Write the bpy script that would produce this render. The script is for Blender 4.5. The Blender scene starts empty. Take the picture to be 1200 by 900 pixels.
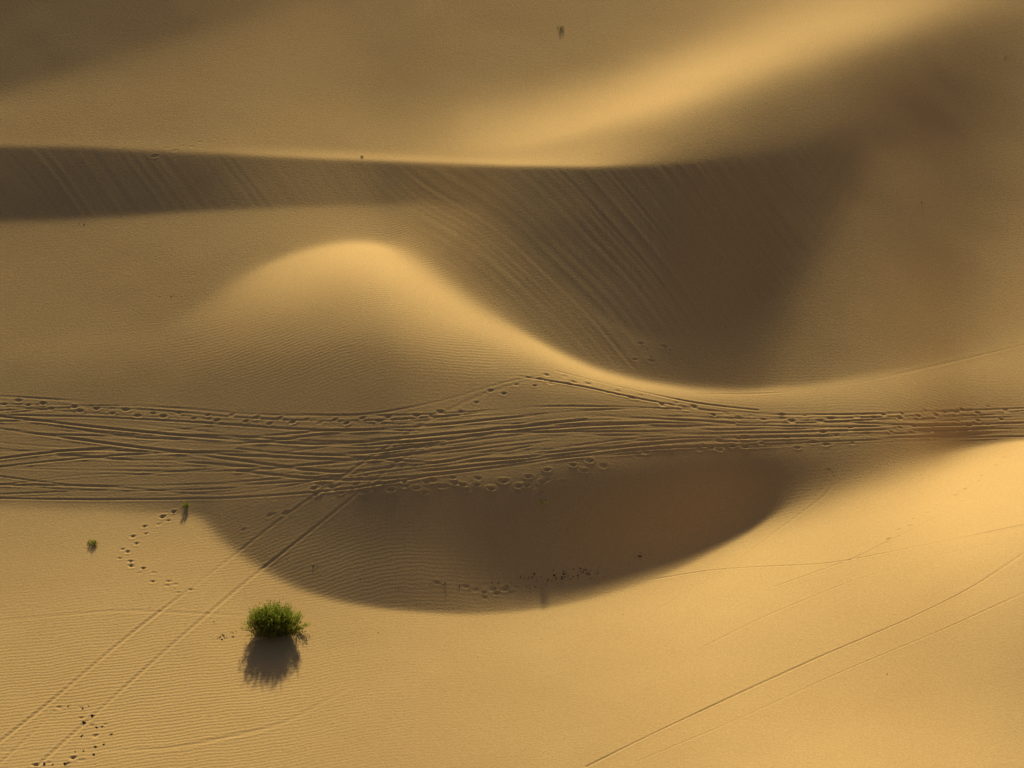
import bpy, math, random, time
import numpy as np
from mathutils import Vector, Matrix
rng=np.random.default_rng(7); random.seed(7)
sc=bpy.context.scene
sc.view_settings.view_transform='Standard'
# ------------------------------------------------------------------ camera
PITCH=math.radians(30); HF=math.radians(20); ELEV=math.radians(24)
cp,sp=math.cos(PITCH),math.sin(PITCH)
CAM=np.array([0.0,-118.0,78.0])
cd=bpy.data.cameras.new("camera"); cam=bpy.data.objects.new("camera",cd)
sc.collection.objects.link(cam); cam.location=CAM
cam.rotation_euler=(math.radians(90)-PITCH,0,0)
cd.sensor_width=36; cd.sensor_fit='HORIZONTAL'; cd.lens=18/math.tan(HF/2)
cd.clip_start=1; cd.clip_end=8000
sc.camera=cam
TH=math.tan(HF/2)

def gauss1(a,s,axis=0):
    if s<=0: return a
    r=int(3*s+1); k=np.exp(-0.5*(np.arange(-r,r+1)/s)**2); k/=k.sum()
    pad=[(0,0)]*a.ndim; pad[axis]=(r,r)
    p=np.pad(a,pad,mode='edge'); out=np.zeros_like(a,dtype=float)
    n=a.shape[axis]
    for i,w in enumerate(k):
        sl=[slice(None)]*a.ndim; sl[axis]=slice(i,i+n)
        out+=w*p[tuple(sl)]
    return out

# ------------------------------------------------------------------ brightness levels; dune slopes are shaped to give this light and shade
PX=np.arange(-200,1401,2.0)
def L(t,s=7):
    t=sorted(t); a=np.interp(PX,[p[0] for p in t],[p[1] for p in t])
    return gauss1(a,s)
levels=[]
def lev(y,r): levels.append((y,r))
X13=[0,100,200,300,400,500,600,700,800,900,1000,1100,1200]
def Z(v): return L(list(zip(X13,v)))
Ea=L([(0,98),(100,68),(200,38),(300,8),(400,-25),(600,-90),(1200,-130)])
lev(np.full_like(PX,-190.),L([(0,88),(300,98),(400,115),(600,130),(800,145),(1000,165),(1200,140)]))
lev(Ea,L([(0,94),(200,97),(300,106),(400,120),(600,138),(800,147),(900,158),(1000,170),(1200,142)]))
lev(Ea+17,L([(0,120),(200,122),(300,126),(400,132),(600,140),(800,147),(900,158),(1000,170),(1200,144)]))
lev(L([(0,130),(200,105),(400,80),(600,80),(700,66),(800,32),(900,-4),(1000,-38),(1100,-66),(1200,-75)]),
    L([(0,138),(200,140),(400,142),(600,145),(700,152),(800,162),(900,172),(1000,182),(1100,174),(1200,150)]))
lev(L([(0,152),(200,150),(400,160),(500,172),(550,176),(620,165),(700,140),(800,105),(900,65),(1000,32),(1080,8),(1150,-10),(1200,-15)]),
    L([(0,138),(200,142),(400,155),(500,172),(560,190),(620,205),(700,212),(800,216),(900,213),(1000,208),(1080,198),(1150,172),(1200,150)]))
lev(L([(0,160),(400,170),(500,180),(600,182),(700,167),(800,142),(900,108),(1000,79),(1100,52),(1200,42)]),
    L([(0,138),(400,155),(500,178),(600,195),(700,182),(800,168),(900,150),(1000,138),(1100,132),(1200,128)]))
C=L([(0,172),(100,173),(200,179),(300,184),(400,188),(500,192),(600,196),(700,197),(800,192),(900,180),(1000,158),(1100,130),(1200,110)])
lev(C-3,L([(0,145),(100,145),(200,150),(300,165),(400,185),(500,200),(600,207),(700,190),(760,145),(800,118),(900,96),(1000,100),(1050,108),(1100,116),(1200,122)]))
lev(C+1.5,L([(0,86),(100,84),(200,90),(300,97),(370,110),(430,118),(480,110),(550,100),(600,96),(700,86),(800,78),(900,78),(1000,93),(1050,107),(1100,117),(1200,124)]))
D=L([(0,258),(100,254),(200,248),(300,243),(400,239),(500,236),(560,242),(600,270),(650,325),(700,365),(760,397),(800,396),(850,382),(900,355),(945,315),(980,267),(1007,217),(1030,176),(1060,165),(1200,150)],4)
lev(D-2,L([(0,80),(100,80),(200,84),(300,94),(370,113),(430,124),(480,118),(550,106),(600,98),(700,88),(800,80),(900,80),(950,88),(1000,101),(1050,112),(1100,118),(1200,128)]))
lev(D+4,Z([126,131,136,144,148,140,112,103,96,103,114,122,131]))
E=L([(0,400),(100,400),(200,383),(250,350),(300,319),(350,299),(400,288),(440,288),(480,302),(520,333),(560,362),(600,386),(650,415),(700,437),(750,450),(800,456),(870,460),(950,455),(1000,447),(1100,430),(1200,410)],6)
lev(D+(E-D)*.33,L([(0,136),(100,138),(200,140),(300,147),(400,156),(450,157),(500,150),(550,134),(600,106),(700,101),(800,94),(900,104),(950,113),(1000,121),(1050,128),(1100,134),(1200,141)]))
lev(D+(E-D)*.67,L([(0,138),(200,138),(300,144),(400,162),(450,165),(500,154),(550,130),(600,115),(700,107),(800,99),(900,111),(1000,130),(1100,146),(1200,155)]))
lev(E-10,L([(0,138),(200,137),(300,147),(400,167),(450,176),(500,164),(550,146),(600,134),(700,126),(800,116),(870,119),(950,134),(1000,144),(1100,158),(1200,166)]))
lev(E+1,L([(0,138),(200,143),(250,160),(300,185),(350,208),(400,226),(450,232),(500,225),(550,221),(600,219),(650,222),(700,225),(750,217),(800,204),(870,192),(950,179),(1000,176),(1200,174)]))
lev(L([(0,440),(200,430),(300,385),(400,352),(450,362),(500,390),(600,425),(700,454),(800,468),(900,472),(1000,467),(1200,452)]),
    L([(0,130),(200,133),(300,158),(400,178),(450,182),(500,178),(600,172),(700,176),(800,175),(900,168),(1000,165),(1200,165)]))
lev(L([(0,452),(200,458),(300,450),(400,445),(500,452),(600,452),(700,463),(800,473),(900,478),(1000,475),(1200,465)]),
    L([(0,126),(200,122),(300,121),(400,124),(500,132),(600,142),(700,152),(1000,158),(1200,158)]))
T1=L([(0,470),(200,483),(400,493),(500,488),(600,465),(700,470),(800,480),(900,484),(1000,486),(1200,478)])
T2=L([(0,582),(200,586),(300,583),(400,574),(500,560),(600,545),(700,533),(800,528),(900,524),(1000,520),(1100,513),(1200,500)])
lev(T1,L([(0,123),(200,119),(400,118),(500,124),(600,130),(700,138),(800,143),(900,148),(1200,150)]))
lev((T1+T2)/2,L([(0,123),(200,120),(400,115),(600,116),(800,126),(1000,138),(1200,144)]))
lev(T2,L([(0,120),(200,118),(300,112),(400,106),(500,103),(600,104),(700,102),(800,98),(900,101),(1000,113),(1100,126),(1200,140)]))
K=L([(0,592),(200,598),(240,599),(300,594),(400,588),(500,578),(600,568),(700,558),(800,550),(900,545),(950,542),(1000,538),(1200,512)],4)
S=L([(0,593),(200,599),(235,602),(260,632),(300,662),(350,690),(400,705),(450,713),(500,717),(550,719),(600,716),(650,709),(700,698),(750,683),(800,662),(850,635),(900,605),(950,579),(985,564),(1020,550),(1060,537),(1200,513)],4)
S=np.maximum(S,K+1)
lev(K,L([(0,145),(150,145),(240,114),(300,102),(400,94),(500,84),(600,78),(800,78),(900,80),(950,84),(1000,97),(1050,112),(1100,128),(1200,142)]))
lev(K+(S-K)*.55,L([(0,145),(150,145),(240,116),(300,108),(400,103),(500,96),(600,86),(700,74),(800,70),(870,70),(930,76),(980,90),(1020,105),(1060,118),(1100,132),(1200,147)]))
lev(S-1.5,L([(0,145),(150,145),(240,118),(300,115),(400,110),(500,105),(600,98),(700,90),(800,80),(870,80),(930,90),(980,103),(1020,117),(1060,129),(1100,142),(1200,154)]))
lev(S+2,L([(0,158),(200,160),(240,162),(300,172),(400,182),(500,188),(600,192),(700,200),(800,203),(850,192),(900,172),(950,148),(1000,135),(1050,146),(1100,176),(1150,210),(1200,240)]))
lev(S+38,L([(0,165),(300,178),(500,190),(700,208),(850,224),(900,226),(1000,220),(1050,230),(1100,242),(1200,242)]))
lev(np.full_like(PX,775.),L([(0,182),(200,184),(400,187),(600,197),(800,212),(900,208),(1000,200),(1200,190)]))
lev(np.full_like(PX,900.),L([(0,184),(300,186),(600,193),(800,204),(950,216),(1200,204)]))
lev(np.full_like(PX,1100.),L([(0,180),(300,182),(600,190),(900,205),(1200,200)]))
ys=np.array([l[0] for l in levels]); rs=np.array([l[1] for l in levels])
for i in range(1,len(ys)): ys[i]=np.maximum(ys[i],ys[i-1]+1.2)

def pchip(x,y,xi):
    h=np.diff(x); d=np.diff(y)/h; m=np.zeros_like(y)
    w1=2*h[1:]+h[:-1]; w2=h[1:]+2*h[:-1]
    ok=(d[:-1]*d[1:])>0
    with np.errstate(divide='ignore',invalid='ignore'):
        mm=(w1+w2)/(w1/d[:-1]+w2/d[1:])
    m[1:-1]=np.where(ok,mm,0); m[0]=d[0]; m[-1]=d[-1]
    k=np.clip(np.searchsorted(x,xi)-1,0,len(h)-1)
    t=(xi-x[k])/h[k]; hh=h[k]
    return (2*t**3-3*t**2+1)*y[k]+(t**3-2*t**2+t)*hh*m[k]+(-2*t**3+3*t**2)*y[k+1]+(t**3-t**2)*hh*m[k+1]
PY=np.arange(1080,-181,-1.0)
R=np.zeros((len(PY),len(PX)))
for j in range(len(PX)):
    R[:,j]=pchip(ys[:,j],rs[:,j],PY)
R=gauss1(gauss1(R,1.2,0),1.5,1)
R=R-7*np.exp(-((R-140)/26)**2)
Rs=gauss1(gauss1(R,14,0),13,1)
Rm=gauss1(gauss1(R,7,0),6,1)
def sstep(a,b,x): t=np.clip((x-a)/(b-a),0,1); return t*t*(3-2*t)
X_=PX[None,:]; Y_=PY[:,None]
wsoft=sstep(840,950,X_)*sstep(210,170,Y_)
wsoft=np.maximum(wsoft,sstep(980,1060,X_)*sstep(435,400,Y_))
wsoft=np.maximum(wsoft,.6*sstep(780,880,X_)*sstep(435,400,Y_))
wsoft=np.maximum(wsoft, 0.9*sstep(870,960,X_)*sstep(1150,1060,X_)*sstep(500,525,Y_)*sstep(700,640,Y_))
wm=sstep(445,480,X_)*sstep(640,560,X_)*sstep(262,280,Y_)*sstep(430,390,Y_)
wm=np.maximum(wm,.6*sstep(330,270,X_)*sstep(290,310,Y_)*sstep(430,390,Y_))
wm=np.maximum(wm,sstep(120,90,Y_))
wm=np.maximum(wm,.8*sstep(780,900,X_)*sstep(435,400,Y_))
R=R*(1-wm)+Rm*wm
R=R*(1-wsoft)+Rs*wsoft
lin=((R/255+0.055)/1.055)**2.4
AMB=0.080; KS=1.19
Lt=np.clip((lin-AMB)/KS,-0.03,0.74)
se,ce=math.sin(ELEV),math.cos(ELEV); te=se/ce
XN=(PX-600)/600*TH
yn=(450-PY)/600*TH; DY=(cp+yn*sp)[:,None]; DZ=(-sp+yn*cp)[:,None]
inS=((Y_<S[None,:])&(Y_>K[None,:])&((S-K)[None,:]>4)).astype(float)
inS=inS*sstep(470,740,X_)*sstep(930,830,X_)
sS=np.clip((S[None,:]-Y_)/(S-K)[None,:],0,1)
qS=te-0.30*(1-sS)*(1-3*sS)
nr,nc=len(PY),len(PX)
def dctm(n):
    k=np.arange(n)[:,None]; i=np.arange(n)[None,:]
    Mx=np.cos(math.pi*k*(i+.5)/n)*math.sqrt(2/n); Mx[0]/=math.sqrt(2); return Mx
Cr,Cc=dctm(nr),dctm(nc)
er=2-2*np.cos(math.pi*np.arange(nr)/nr); ec=2-2*np.cos(math.pi*np.arange(nc)/nc)
LAM=0.10**2/4
def solve(q):
    qm=(q[1:]+q[:-1])/2; DYm=(DY[1:]+DY[:-1])/2; DZm=(DZ[1:]+DZ[:-1])/2
    qm=np.maximum(qm,DZm/DYm*0.9)
    g=-((DZ[1:]-DZ[:-1])-qm*(DY[1:]-DY[:-1]))/(DZm-qm*DYm)
    rhs=np.zeros((nr,nc)); rhs[1:]+=g; rhs[:-1]-=g
    f=Cr@rhs@Cc.T
    den=er[:,None]+LAM*ec[None,:]; den[0,0]=1
    f/=den; f[0,0]=0
    tau=Cr.T@f@Cc
    r0=int(1080-900); c0=nc//2
    t0=(0-CAM[2])/DZ[r0,0]
    t=t0*np.exp(tau-tau[r0,c0])
    return t*XN[None,:],CAM[1]+t*DY,CAM[2]+t*DZ
gu=lambda a:np.gradient(a,axis=1); gv=lambda a:np.gradient(a,axis=0)
def slopes(XX,YY,HH):
    Xu,Yu,Hu=gu(XX),gu(YY),gu(HH); Xv,Yv,Hv=gv(XX),gv(YY),gv(HH)
    det=Xu*Yv-Xv*Yu
    return (Hu*Yv-Hv*Yu)/det,(Hv*Xu-Hu*Xv)/det
hx=np.zeros_like(Lt); q=np.zeros_like(Lt)
for it in range(2):
    n2=1+np.minimum(hx**2,.06)
    qn=q.copy()
    for _ in range(8):
        qn=0.5*qn+0.5*(se-Lt*np.sqrt(n2+qn**2))/ce
    q=inS*qS+(1-inS)*qn
    XX,YY,HH=solve(q)
    if it==0:
        h2,qy=slopes(XX,YY,HH)
        hx=gauss1(gauss1(h2,6,1),6,0)
YY=np.maximum.accumulate(YY+np.arange(nr)[:,None]*1e-6,axis=0)
def px2w(px,py):
    px=np.asarray(px,float); py=np.asarray(py,float)
    c=np.clip((px-PX[0])/2,0,len(PX)-1.001); r=np.clip(1080-py,0,len(PY)-1.001)
    c0=c.astype(int); r0=r.astype(int); fc=c-c0; fr=r-r0
    def b(A): return (A[r0,c0]*(1-fc)*(1-fr)+A[r0,c0+1]*fc*(1-fr)+A[r0+1,c0]*(1-fc)*fr+A[r0+1,c0+1]*fc*fr)
    return b(XX),b(YY)
# ------------------------------------------------------------------ world grid
GXS,GYS=0.09,0.046
y0=px2w(np.linspace(0,1200,30),np.full(30,915))[1].min()-1
y1=px2w(np.linspace(0,1200,30),np.full(30,-20))[1].max()+1
xm=np.abs(px2w([-15,1215,-15,1215],[0,0,900,900])[0]).max()+1
fx=np.arange(-xm,xm,GXS); fy=np.arange(y0,y1,GYS)
def outgrow(start,step,end):
    o=[];p=start;s=step
    while p<end:
        s*=1.12; p+=s; o.append(p)
    return np.array(o)
ox=outgrow(xm,GXS*2,2500)
oyb=outgrow(-y0,GYS*2,2500); oyt=outgrow(y1,GYS*2,3500)
gx=np.concatenate([-ox[::-1],fx,ox]); gy=np.concatenate([-oyb[::-1],fy,oyt])
ix0=len(ox); iy0=len(oyb)
maskS=((Y_>C[None,:]+1)&(Y_<D[None,:]-1)).astype(float)
maskS*=np.interp(PX,[0,450,600,960,1000],[.4,.55,.9,.7,0])[None,:]
m2=((Y_>D[None,:]+4)&(Y_<E[None,:]-14)).astype(float)*np.interp(PX,[470,520,740,800],[0,1,.8,0])[None,:]
maskS=np.clip(gauss1(gauss1(maskS+0.9*m2,3,0),3,1),0,1)
def blob(cx,cy,sx,sy,a): return a*np.exp(-((PX[None,:]-cx)/sx)**2-((PY[:,None]-cy)/sy)**2)
rip=np.maximum.reduce([blob(150,830,260,110,.85),blob(330,410,150,50,.4),blob(400,660,200,60,.45),blob(480,320,90,60,.6),blob(560,410,90,40,.5),
   blob(1000,480,300,60,.2),blob(800,620,250,80,.2)])
rip=0.06+rip*(1-maskS)
def resample(As):
    YT=np.ascontiguousarray(YY.T); XT=np.ascontiguousarray(XX.T); AT=[np.ascontiguousarray(a.T) for a in As]
    XV=np.empty((nc,len(gy))); Vs=[np.empty((nc,len(gy))) for _ in As]
    for j in range(nc):
        yy=YT[j]; XV[j]=np.interp(gy,yy,XT[j])
        for V,A in zip(Vs,AT): V[j]=np.interp(gy,yy,A[j])
    XV=np.ascontiguousarray(XV.T); Vs=[np.ascontiguousarray(V.T) for V in Vs]
    outs=[np.empty((len(gy),len(gx))) for _ in As]
    for i in range(len(gy)):
        for o,V in zip(outs,Vs): o[i]=np.interp(gx,XV[i],V[i])
    return outs
HG,MS,RP=resample([HH,maskS,rip])
HG=gauss1(gauss1(HG,2.3,0),2.3,1)
ytop=y1+3
fall=np.clip(gy-ytop,0,None); HG-= (0.12*60*(1-np.exp(-fall/60)))[:,None]
far=np.clip(np.maximum(np.abs(gx)[None,:]-xm-8, np.maximum(gy-y1-15, y0-15-gy)[:,None])/80,0,1)
sw=2.5*np.sin(gx[None,:]/55+1.3)*np.cos(gy[:,None]/70)+1.5*np.sin((gx[None,:]+gy[:,None])/31)
HG+=far*sw
# ------------------------------------------------------------------ fine relief
F=HG[iy0:iy0+len(fy), ix0:ix0+len(fx)].copy()
M=MS[iy0:iy0+len(fy), ix0:ix0+len(fx)]
GX,GY=np.meshgrid(fx,fy)
def noise1(c,wl,seed):
    r=np.random.default_rng(seed); n=4000; v=r.normal(size=n)
    u=c/wl+2000; i=np.floor(u).astype(int); f=u-i; f=f*f*(3-2*f)
    return v[i%n]*(1-f)+v[(i+1)%n]*f
def noise2(x,y,wl,seed):
    r=np.random.default_rng(seed); n=512; v=r.normal(size=(n,n))
    u=x/wl+200;w=y/wl+200; i=np.floor(u).astype(int);j=np.floor(w).astype(int);a=u-i;b=w-j
    a=a*a*(3-2*a);b=b*b*(3-2*b)
    return (v[i%n,j%n]*(1-a)*(1-b)+v[(i+1)%n,j%n]*a*(1-b)+v[i%n,(j+1)%n]*(1-a)*b+v[(i+1)%n,(j+1)%n]*a*b)
cA=(GX*0.8+GY*0.6)+0.10*noise2(GX,GY,5,3)
st=1.0*noise1(cA,0.17,5)+0.25*noise1(cA,0.4,6)
st*=0.8+0.25*np.clip(noise2(GX,GY,2.5,8),-1.2,1.2)
cB=(GX*0.9-GY*0.45)
stB=1.0*noise1(cB,0.17,15)+0.25*noise1(cB,0.4,16)
xr=px2w([930],[220])[0][0]
wB=np.clip((GX-xr)/3,0,1)
F+=M*0.0040*(st*(1-wB)+stB*wB)
F+=0.003*noise2(GX,GY,1.7,21)+0.012*noise2(GX,GY,5.5,22)
def to_world(pts,step=0.05,smooth=14):
    p=np.array(pts,float)
    d=np.concatenate([[0],np.cumsum(np.hypot(*np.diff(p,axis=0).T))])
    s=np.arange(0,d[-1],2.0)
    a=gauss1(np.interp(s,d,p[:,0]),smooth/2.); b=gauss1(np.interp(s,d,p[:,1]),smooth/2.)
    wx,wy=px2w(a,b)
    d=np.concatenate([[0],np.cumsum(np.hypot(np.diff(wx),np.diff(wy)))])
    s=np.arange(0,d[-1],step)
    return np.interp(s,d,wx),np.interp(s,d,wy)
def rut(pts,depth,w,seed=0,smooth=14,berm=0.5,var=0.5,fade=None):
    """one wheel groove with side berms; fade: shallower on the upper slope"""
    wx,wy=to_world(pts,smooth=smooth)
    wx_i=int(2.9*w/GXS)+3; wy_i=int(2.9*w/GYS)+3
    bx0=max(int((wx.min()-fx[0])/GXS)-wx_i,0); bx1=min(int((wx.max()-fx[0])/GXS)+wx_i+2,len(fx))
    by0=max(int((wy.min()-fy[0])/GYS)-wy_i,0); by1=min(int((wy.max()-fy[0])/GYS)+wy_i+2,len(fy))
    if bx1<=bx0 or by1<=by0: return
    Dm=np.full((by1-by0,bx1-bx0),9.0)
    for x,y in zip(wx,wy):
        i=int((x-fx[0])/GXS)-bx0; j=int((y-fy[0])/GYS)-by0
        a0,a1=max(i-wx_i,0),min(i+wx_i+1,Dm.shape[1]); b0,b1=max(j-wy_i,0),min(j+wy_i+1,Dm.shape[0])
        if a1<=a0 or b1<=b0: continue
        dd=np.hypot(fx[bx0+a0:bx0+a1][None,:]-x, fy[by0+b0:by0+b1][:,None]-y)
        v=Dm[b0:b1,a0:a1]; np.minimum(v,dd,out=v)
    prof=-np.exp(-(Dm/w)**2)+berm*np.exp(-((Dm-1.8*w)/(0.7*w))**2)
    gxs=GX[by0:by1,bx0:bx1]; gys=GY[by0:by1,bx0:bx1]
    mod=np.clip(1-.4*var+var*noise2(gxs,gys,3.0,100+seed),0.0,1.6)
    if fade: mod=mod*np.interp(gys,[fade[0],fade[1]],[1,fade[2]])
    F[by0:by1,bx0:bx1]+=depth*prof*mod
kx=np.array([-30,120,260,400,520,640,760,880,1000,1110,1230.])
ytp=np.array([462,470,480,487,486,474,476,484,485,480,474.])
ybt=np.array([584,586,585,575,562,545,532,528,523,518,512.])
nT=42; r2=np.random.default_rng(23)
for i in range(nT):
    f=(i+0.5)/nT
    f2=np.clip(f+gauss1(r2.normal(0,0.17,len(kx)),0.7),0,1)
    yy=ytp+(ybt-ytp)*f2
    a,b=0,len(kx)
    if i%4==3: b=8
    if i%6==4: a=2
    if i%7==5: a,b=0,6
    rut(list(zip(kx[a:b],yy[a:b])),float(np.clip(r2.lognormal(-5.0,.6),.003,.016)),r2.uniform(.04,.06),seed=i,smooth=44,var=.65)
rut([(-20,463),(150,474),(300,486),(430,487),(520,470),(600,445),(640,440)],.010,.06,40,24)
rut([(600,440),(680,452),(760,470),(860,486),(1000,486),(1220,478)],.018,.06,41,24)
rut([(640,432),(720,452),(820,474),(900,482)],.016,.06,42,24)
rut([(-20,486),(200,510),(380,522),(560,505),(700,490)],.015,.065,43,30)
rut([(-20,500),(200,530),(420,540),(620,515),(760,500),(960,498)],.015,.065,44,30)
yA=float(px2w([300],[720])[1][0]); yB=float(px2w([330],[620])[1][0])
rut([(-20,885),(60,822),(150,745),(250,670),(330,607),(420,545),(500,493),(560,462),(640,440)],.036,.08,50,30,var=.25,fade=(yA,yB,.15))
rut([(-8,902),(40,858),(70,826)],.02,.07,61,20)
rut([(36,905),(110,838),(200,757),(290,680),(380,610),(450,552),(520,505)],.034,.08,51,30,var=.25,fade=(yA,yB,.15))
rut([(680,902),(760,862),(860,815),(960,770),(1060,728),(1140,688),(1210,642)],.036,.055,52,20,.3,var=.2)
rut([(740,895),(860,845),(980,790),(1100,740),(1210,690)],.012,.055,53,20,var=.3)
rut([(760,680),(830,668),(890,664),(970,661),(1080,640),(1210,613)],.022,.055,54,20,.4,var=.3)
rut([(760,720),(850,668),(920,615),(975,575),(985,560),(965,545)],.014,.06,55,16,var=.2)
rut([(900,690),(1000,655),(1090,610),(1150,572),(1185,530),(1195,520)],.020,.06,56,16,var=.2)
rut([(820,760),(900,720),(1000,680),(1100,650),(1210,630)],.012,.06,62,16)
rut([(800,462),(900,462),(1000,450),(1100,428),(1210,402)],.011,.06,57,20)
rut([(-10,728),(140,715),(300,722)],.008,.10,58,20)
rut([(-10,880),(200,878),(330,850),(420,800)],.008,.12,59,20)
def prints(pts,stride=0.7,sep=0.12,depth=0.035,ln=0.13,wd=0.08,seed=0,smooth=8,prob=1):
    wx,wy=to_world(pts,step=stride,smooth=smooth)
    r=np.random.default_rng(seed)
    for k in range(len(wx)-1):
        if r.random()>prob: continue
        dx,dy=wx[k+1]-wx[k],wy[k+1]-wy[k]; n=math.hypot(dx,dy)+1e-6; dx/=n;dy/=n
        sg=1 if k%2 else -1
        o=r.normal(0,.12)
        x=wx[k]-dy*sg*sep+r.normal(0,.05)+dx*o; y=wy[k]+dx*sg*sep+r.normal(0,.05)+dy*o
        i=int((x-fx[0])/GXS); j=int((y-fy[0])/GYS); w=7; wj=14
        if i<w or j<wj or i>=len(fx)-w or j>=len(fy)-wj: continue
        gxs=fx[i-w:i+w+1][None,:]-x; gys=fy[j-wj:j+wj+1][:,None]-y
        a=gxs*dx+gys*dy; b=-gxs*dy+gys*dx
        sc_=r.uniform(.75,1.2)
        rr=(a/ln/sc_)**2+(b/wd/sc_)**2
        F[j-wj:j+wj+1,i-w:i+w+1]+= depth*r.uniform(.4,1.3)*(-np.exp(-rr)+0.3*np.exp(-((np.sqrt(rr)-1.7)/.5)**2))
prints([(0,470),(120,482),(260,490),(400,493),(500,487),(560,478)],seed=1)
prints([(640,436),(700,455),(780,472),(860,488),(980,492),(1100,484),(1200,476)],seed=2)
prints([(560,468),(640,445),(700,460)],seed=3)
prints([(345,576),(420,572),(500,566),(560,572),(610,566),(670,550),(740,533)],stride=.6,depth=.042,ln=.14,wd=.09,sep=.2,seed=4,prob=.9)
prints([(460,578),(540,562),(620,574),(680,552)],stride=.6,depth=.038,ln=.13,wd=.085,sep=.2,seed=5,prob=.85)
prints([(750,528),(850,524),(960,520),(1100,505)],depth=.035,seed=6,prob=.7)
prints([(740,533),(900,512),(1200,492)],depth=.03,seed=16,prob=.7)
prints([(210,600),(175,618),(150,638),(140,652),(165,668),(205,688),(240,700)],stride=.4,sep=.18,depth=.06,ln=.10,wd=.075,seed=7,prob=.9)
prints([(75,826),(100,838),(122,855),(118,872),(95,882)],stride=.5,depth=.05,ln=.1,wd=.08,sep=.2,seed=8,prob=.8)
prints([(40,895),(70,896),(120,880)],stride=.5,depth=.05,ln=.1,wd=.08,seed=9)
prints([(1180,530),(1150,560),(1100,590),(1050,625),(1000,650)],depth=.04,seed=10,prob=.8)
prints([(560,700),(620,686),(700,670),(760,650)],stride=.4,depth=.03,seed=12)
prints([(230,655),(330,600),(440,555),(560,500)],stride=.8,depth=.015,seed=13,prob=.6)
prints([(505,685),(560,690),(600,684)],stride=.5,depth=.015,seed=14,prob=.5)
prints([(740,410),(800,420)],stride=.5,depth=.02,sep=.5,seed=17)
prints([(180,180),(280,160)],stride=.5,depth=.012,seed=18)
HG[iy0:iy0+len(fy), ix0:ix0+len(fx)]=F
def ground_z(x,y):
    i=int((x-fx[0])/GXS); j=int((y-fy[0])/GYS)
    return float(F[min(max(j,0),len(fy)-1),min(max(i,0),len(fx)-1)])
# ------------------------------------------------------------------ mesh
ny,nx=HG.shape
co=np.empty((ny,nx,3),np.float32); co[...,0]=gx[None,:]; co[...,1]=gy[:,None]; co[...,2]=HG
me=bpy.data.meshes.new("sand_terrain")
me.vertices.add(nx*ny); me.vertices.foreach_set("co",co.ravel())
idx=np.arange(nx*ny,dtype=np.int32).reshape(ny,nx)
quads=np.stack([idx[:-1,:-1],idx[:-1,1:],idx[1:,1:],idx[1:,:-1]],-1).reshape(-1,4)
nf=len(quads)
me.loops.add(nf*4); me.loops.foreach_set("vertex_index",quads.ravel())
me.polygons.add(nf); me.polygons.foreach_set("loop_start",np.arange(0,nf*4,4,dtype=np.int32))
me.polygons.foreach_set("loop_total",np.full(nf,4,np.int32))
me.update(calc_edges=True)
me.polygons.foreach_set("use_smooth",np.ones(nf,bool))
at=me.attributes.new("ripple","FLOAT","POINT"); at.data.foreach_set("value",RP.astype(np.float32).ravel())
terr=bpy.data.objects.new("sand_terrain",me); sc.collection.objects.link(terr)
terr["kind"]="structure"; terr["label"]="golden wind-rippled desert sand dunes crossed by wheel ruts"; terr["category"]="sand dunes"
# ------------------------------------------------------------------ materials
def mat(name):
    m=bpy.data.materials.new(name); m.use_nodes=True; nt=m.node_tree
    return m,nt,nt.nodes["Principled BSDF"]
m,nt,bs=mat("sand"); N=nt.nodes; K_=nt.links
tc=N.new("ShaderNodeTexCoord")
bs.inputs["Roughness"].default_value=0.95
bs.inputs["Specular IOR Level"].default_value=0.1
def tex(scale,detail,rough=.5):
    t=N.new("ShaderNodeTexNoise"); t.inputs["Scale"].default_value=scale; t.inputs["Detail"].default_value=detail
    t.inputs["Roughness"].default_value=rough; K_.new(tc.outputs["Object"],t.inputs["Vector"]); return t
n1=tex(0.12,3); n2=tex(10,4,.75)
cr=N.new("ShaderNodeValToRGB"); K_.new(n1.outputs["Fac"],cr.inputs["Fac"])
cr.color_ramp.elements[0].position=.35; cr.color_ramp.elements[0].color=(.755,.505,.195,1)
cr.color_ramp.elements[1].position=.65; cr.color_ramp.elements[1].color=(.785,.535,.21,1)
cr2=N.new("ShaderNodeValToRGB"); K_.new(n2.outputs["Fac"],cr2.inputs["Fac"])
cr2.color_ramp.elements[0].position=.25; cr2.color_ramp.elements[0].color=(.80,.78,.76,1)
cr2.color_ramp.elements[1].position=.6; cr2.color_ramp.elements[1].color=(1,1,1,1)
mx=N.new("ShaderNodeMix"); mx.data_type='RGBA'; mx.blend_type='MULTIPLY'; mx.inputs["Factor"].default_value=1
K_.new(cr.outputs["Color"],mx.inputs["A"]); K_.new(cr2.outputs["Color"],mx.inputs["B"])
K_.new(mx.outputs["Result"],bs.inputs["Base Color"])
mp=N.new("ShaderNodeMapping"); mp.inputs["Rotation"].default_value=(0,0,math.radians(-8)); mp.inputs["Scale"].default_value=(1,1,0); K_.new(tc.outputs["Object"],mp.inputs["Vector"])
wv=N.new("ShaderNodeTexWave"); wv.wave_type='BANDS'; wv.bands_direction='Y'; wv.inputs["Scale"].default_value=1.45
wv.inputs["Distortion"].default_value=7.5; wv.inputs["Detail"].default_value=3; wv.inputs["Detail Scale"].default_value=.35; wv.inputs["Detail Roughness"].default_value=.6
K_.new(mp.outputs["Vector"],wv.inputs["Vector"])
ra=N.new("ShaderNodeAttribute"); ra.attribute_name="ripple"
mu=N.new("ShaderNodeMath"); mu.operation='MULTIPLY'; K_.new(wv.outputs["Fac"],mu.inputs[0]); K_.new(ra.outputs["Fac"],mu.inputs[1])
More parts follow.
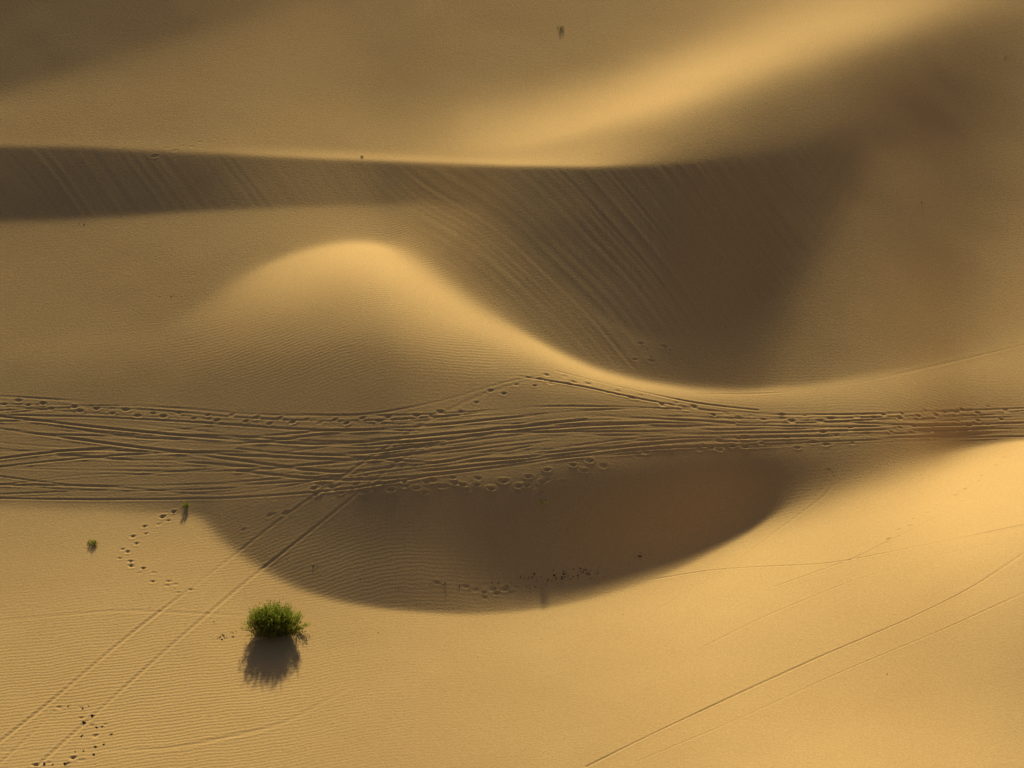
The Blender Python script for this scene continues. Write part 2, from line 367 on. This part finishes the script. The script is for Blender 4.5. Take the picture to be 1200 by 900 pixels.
b1=N.new("ShaderNodeBump"); b1.inputs["Strength"].default_value=1; b1.inputs["Distance"].default_value=.009; K_.new(mu.outputs[0],b1.inputs["Height"])
b2=N.new("ShaderNodeBump"); b2.inputs["Strength"].default_value=1; b2.inputs["Distance"].default_value=.021; K_.new(n2.outputs["Fac"],b2.inputs["Height"])
K_.new(b1.outputs["Normal"],b2.inputs["Normal"]); K_.new(b2.outputs["Normal"],bs.inputs["Normal"])
me.materials.append(m)
def leafmat(name,c1,c2,trans=.35):
    m,nt,bs=mat(name); N=nt.nodes; K=nt.links
    tc=N.new("ShaderNodeTexCoord"); n=N.new("ShaderNodeTexNoise"); n.inputs["Scale"].default_value=4; K.new(tc.outputs["Object"],n.inputs["Vector"])
    cr=N.new("ShaderNodeValToRGB"); cr.color_ramp.elements[0].position=.35; cr.color_ramp.elements[0].color=(*c1,1)
    cr.color_ramp.elements[1].position=.65; cr.color_ramp.elements[1].color=(*c2,1); K.new(n.outputs["Fac"],cr.inputs["Fac"])
    K.new(cr.outputs["Color"],bs.inputs["Base Color"]); bs.inputs["Roughness"].default_value=.6; bs.inputs["Specular IOR Level"].default_value=.2
    tr=N.new("ShaderNodeBsdfTranslucent"); K.new(cr.outputs["Color"],tr.inputs["Color"])
    ms=N.new("ShaderNodeMixShader"); ms.inputs[0].default_value=trans
    K.new(bs.outputs[0],ms.inputs[1]); K.new(tr.outputs[0],ms.inputs[2]); K.new(ms.outputs[0],N["Material Output"].inputs["Surface"])
    return m
leaf=leafmat("shrub_leaf",(.13,.18,.02),(.34,.38,.05),.5)
dry=leafmat("dry_leaf",(.18,.18,.05),(.34,.30,.10),.45)
def plain(name,c1,c2):
    m,nt,bs=mat(name); N=nt.nodes; K=nt.links
    n=N.new("ShaderNodeTexNoise"); n.inputs["Scale"].default_value=12
    cr=N.new("ShaderNodeValToRGB"); cr.color_ramp.elements[0].color=(*c1,1); cr.color_ramp.elements[1].color=(*c2,1)
    K.new(n.outputs["Fac"],cr.inputs["Fac"]); K.new(cr.outputs["Color"],bs.inputs["Base Color"]); bs.inputs["Roughness"].default_value=.9
    return m
twig=plain("twig_bark",(.05,.035,.02),(.12,.085,.05))
paletwig=plain("pale_stem",(.16,.13,.05),(.30,.24,.11))
litm=plain("dark_litter",(.03,.02,.012),(.09,.06,.035))
# ------------------------------------------------------------------ plants
def tube(V,Fc,pts,r0,r1,n=4):
    b=len(V)
    for k,p in enumerate(pts):
        r=r0+(r1-r0)*k/(len(pts)-1)
        for a in range(n):
            an=2*math.pi*a/n; V.append((p[0]+r*math.cos(an),p[1]+r*math.sin(an),p[2]))
    for k in range(len(pts)-1):
        for a in range(n):
            Fc.append((b+k*n+a,b+k*n+(a+1)%n,b+(k+1)*n+(a+1)%n,b+(k+1)*n+a))
def mesh_from(name,V,Fc,mt):
    me=bpy.data.meshes.new(name); me.from_pydata(V,[],Fc); me.update(); me.materials.append(mt); return me
def make_plant(name,rx,ry,h,nst,nleaf,ll,lw,mt,seed,spread=1.0,stm=None):
    r=random.Random(seed); SV,SF,LV,LF=[],[],[],[]
    for s in range(nst):
        az=r.uniform(0,2*math.pi); tilt=r.random()**.55
        lump=1+.13*math.sin(3*az+seed)+.08*math.sin(5*az+1.7)
        ex=math.cos(az)*tilt*rx*lump*spread; ey=math.sin(az)*tilt*ry*lump*spread
        ez=h*max(1-(tilt*.86)**3.2,.04)**.5*r.uniform(.66,1.12)
        if tilt>.85: ez*=r.uniform(.4,1.1)
        bx,by=ex*.25,ey*.25
        pts=[]
        for k in range(6):
            t=k/5; o=t**.8
            pts.append((bx+(ex-bx)*o+.02*r.gauss(0,1),by+(ey-by)*o+.02*r.gauss(0,1),-.05+(ez+.05)*(t**1.0 if tilt<.5 else t**1.2)))
        tube(SV,SF,pts,.012 if h>1 else .005,.003 if h>1 else .002,3)
        for l in range(nleaf):
            t=r.uniform(.2,1.0)**.7; k=min(int(t*5),4); f=t*5-k
            p=[pts[k][i]*(1-f)+pts[k+1][i]*f+r.gauss(0,.045 if h>1 else .008) for i in range(3)]
            d=Vector((ex*.5+r.gauss(0,.4)*h,ey*.5+r.gauss(0,.4)*h,h*.8)).normalized()
            sd=d.cross(Vector((r.gauss(0,1),r.gauss(0,1),r.gauss(0,1)))).normalized()
            L_=ll*r.uniform(.6,1.4); b=len(LV); p=Vector(p)
            for q_ in (p,p+d*L_*.5+sd*lw,p+d*L_,p+d*L_*.5-sd*lw): LV.append(tuple(q_))
            LF.append((b,b+1,b+2,b+3))
    stems=mesh_from(name+"_stems",SV,SF,stm or twig); fol=mesh_from(name+"_foliage",LV,LF,mt)
    return stems,fol
def place(name,meshes,px,py,size,rot,label,cat,group=None):
    """size: multiplies the modelled plant"""
    x,y=px2w([px],[py]); x=float(x[0]);y=float(y[0])
    e=bpy.data.objects.new(name,None); e.empty_display_size=.2; sc.collection.objects.link(e)
    e.location=(x,y,ground_z(x,y)-.02); e.scale=size; e.rotation_euler=(0,0,rot)
    e["label"]=label; e["category"]=cat
    if group: e["group"]=group
    for nm,me in zip(("stems","foliage"),meshes):
        o=bpy.data.objects.new(nm,me); sc.collection.objects.link(o); o.parent=e
    return e
gp="sparse small plants on the dunes"
big=make_plant("shrub",1.28,1.0,1.08,400,22,.15,.014,leaf,3)
bx_,by_=px2w([288,356],[744,744]); scl=(bx_[1]-bx_[0])/2.45
place("green_shrub",big,321,740,(scl,)*3,0,"dense rounded green desert shrub growing from bare rippled sand","shrub")
small=make_plant("tuft",.22,.22,.22,45,9,.08,.008,leaf,5,stm=paletwig)
smalld=make_plant("dry_tuft",.24,.22,.22,35,8,.07,.006,dry,6,stm=paletwig)
tall=make_plant("sprig",.26,.2,.24,34,10,.08,.008,leaf,8,stm=paletwig)
place("desert_plant",small,109,637,(1.25,1.1,.7),0,"tiny low green plant on smooth sand beside its short shadow","plant",gp)
place("desert_plant",tall,217,594,(.9,.9,.9),1,"small upright green-yellow plant casting a thin shadow","plant",gp)
place("desert_plant",small,636,588,(1.1,1.1,.3),2,"tiny green tuft on shaded sand beside footprints","plant",gp)
place("desert_plant",smalld,657,33,(1.3,1.1,.5),2,"small dry yellow-green tuft on a smooth sunlit dune slope","plant",gp)
place("desert_plant",smalld,424,184,(.5,.5,.4),2,"tiny dry sprig on the dune crest","plant",gp)
# ------------------------------------------------------------------ litter
V,Fc=[],[]
def clod(px,py,s):
    x,y=px2w([px],[py]); x=float(x[0]);y=float(y[0]); z=ground_z(x,y)
    b=len(V); r=random
    a=r.uniform(0,6.28); ln=s*r.uniform(.8,1.8); wd=s*r.uniform(.4,.8); hh=s*r.uniform(.3,.6)
    n=6
    V.append((x,y,z+hh))
    for k in range(n):
        t=2*math.pi*k/n; u=ln*math.cos(t)*r.uniform(.7,1.2); v=wd*math.sin(t)*r.uniform(.7,1.2)
        V.append((x+u*math.cos(a)-v*math.sin(a),y+u*math.sin(a)+v*math.cos(a),z-.015))
    for k in range(n): Fc.append((b,b+1+k,b+1+(k+1)%n))
def scat(cx,cy,sx,sy,n,s):
    for _ in range(n): clod(random.gauss(cx,sx),random.gauss(cy,sy),s*random.uniform(.5,1.3))
scat(320,741,26,3.5,110,.045); scat(375,741,22,3,30,.04); scat(265,746,8,2,14,.06); scat(250,728,2,1,3,.05)
scat(655,676,26,4,60,.05); scat(605,687,20,3,30,.045); scat(520,686,25,2,16,.04); scat(690,670,8,2,16,.05)
scat(748,651,4,2,6,.06); scat(373,663,4,1,6,.06); scat(421,677,1,1,3,.05)
for p in [(80,827),(97,830),(104,827),(108,838),(98,846),(113,852),(120,851),(131,860),(96,862),(112,875),(122,872),(88,881),(98,880),(110,884),(62,896),(76,895),(52,895),(142,746),(176,712),(205,690)]:
    clod(p[0],p[1],.10 if p[1]>800 else .05)
scat(770,413,25,7,22,.035); scat(100,262,5,1,5,.06); scat(190,347,12,1,8,.05); scat(228,436,4,1,4,.05); scat(1170,68,14,2,10,.03)
for p in [(556,70),(712,98),(790,130),(455,165),(1080,238),(900,275),(40,350),(150,300),(560,770),(730,720),(1040,790),(845,300)]:
    clod(p[0],p[1],.04)
lo=bpy.data.objects.new("dry_plant_litter",mesh_from("dry_plant_litter",V,Fc,litm)); sc.collection.objects.link(lo)
lo["kind"]="stuff"; lo["label"]="scattered dark dry twigs and clods on sand"; lo["category"]="plant litter"
# ------------------------------------------------------------------ light
w=bpy.data.worlds.new("World"); sc.world=w; w.use_nodes=True; nt=w.node_tree
bg=nt.nodes["Background"]
sky=nt.nodes.new("ShaderNodeTexSky"); sky.sky_type='NISHITA'; sky.sun_disc=False
sky.sun_elevation=ELEV; sky.sun_rotation=0; sky.dust_density=5; sky.air_density=1.2
mxs=nt.nodes.new("ShaderNodeMix"); mxs.data_type='RGBA'; mxs.blend_type='MULTIPLY'; mxs.inputs["Factor"].default_value=1
nt.links.new(sky.outputs[0],mxs.inputs["A"]); mxs.inputs["B"].default_value=(.96,.90,1.15,1)
nt.links.new(mxs.outputs["Result"],bg.inputs["Color"])
bg.inputs["Strength"].default_value=0.036
sl=bpy.data.lights.new("sun","SUN"); sl.energy=5; sl.angle=math.radians(2.2); sl.color=(1,.86,.56)
so=bpy.data.objects.new("sun",sl); sc.collection.objects.link(so)
d=Vector((0,-ce,-se)); so.rotation_euler=d.to_track_quat('-Z','Y').to_euler()
so.location=(0,60,60)
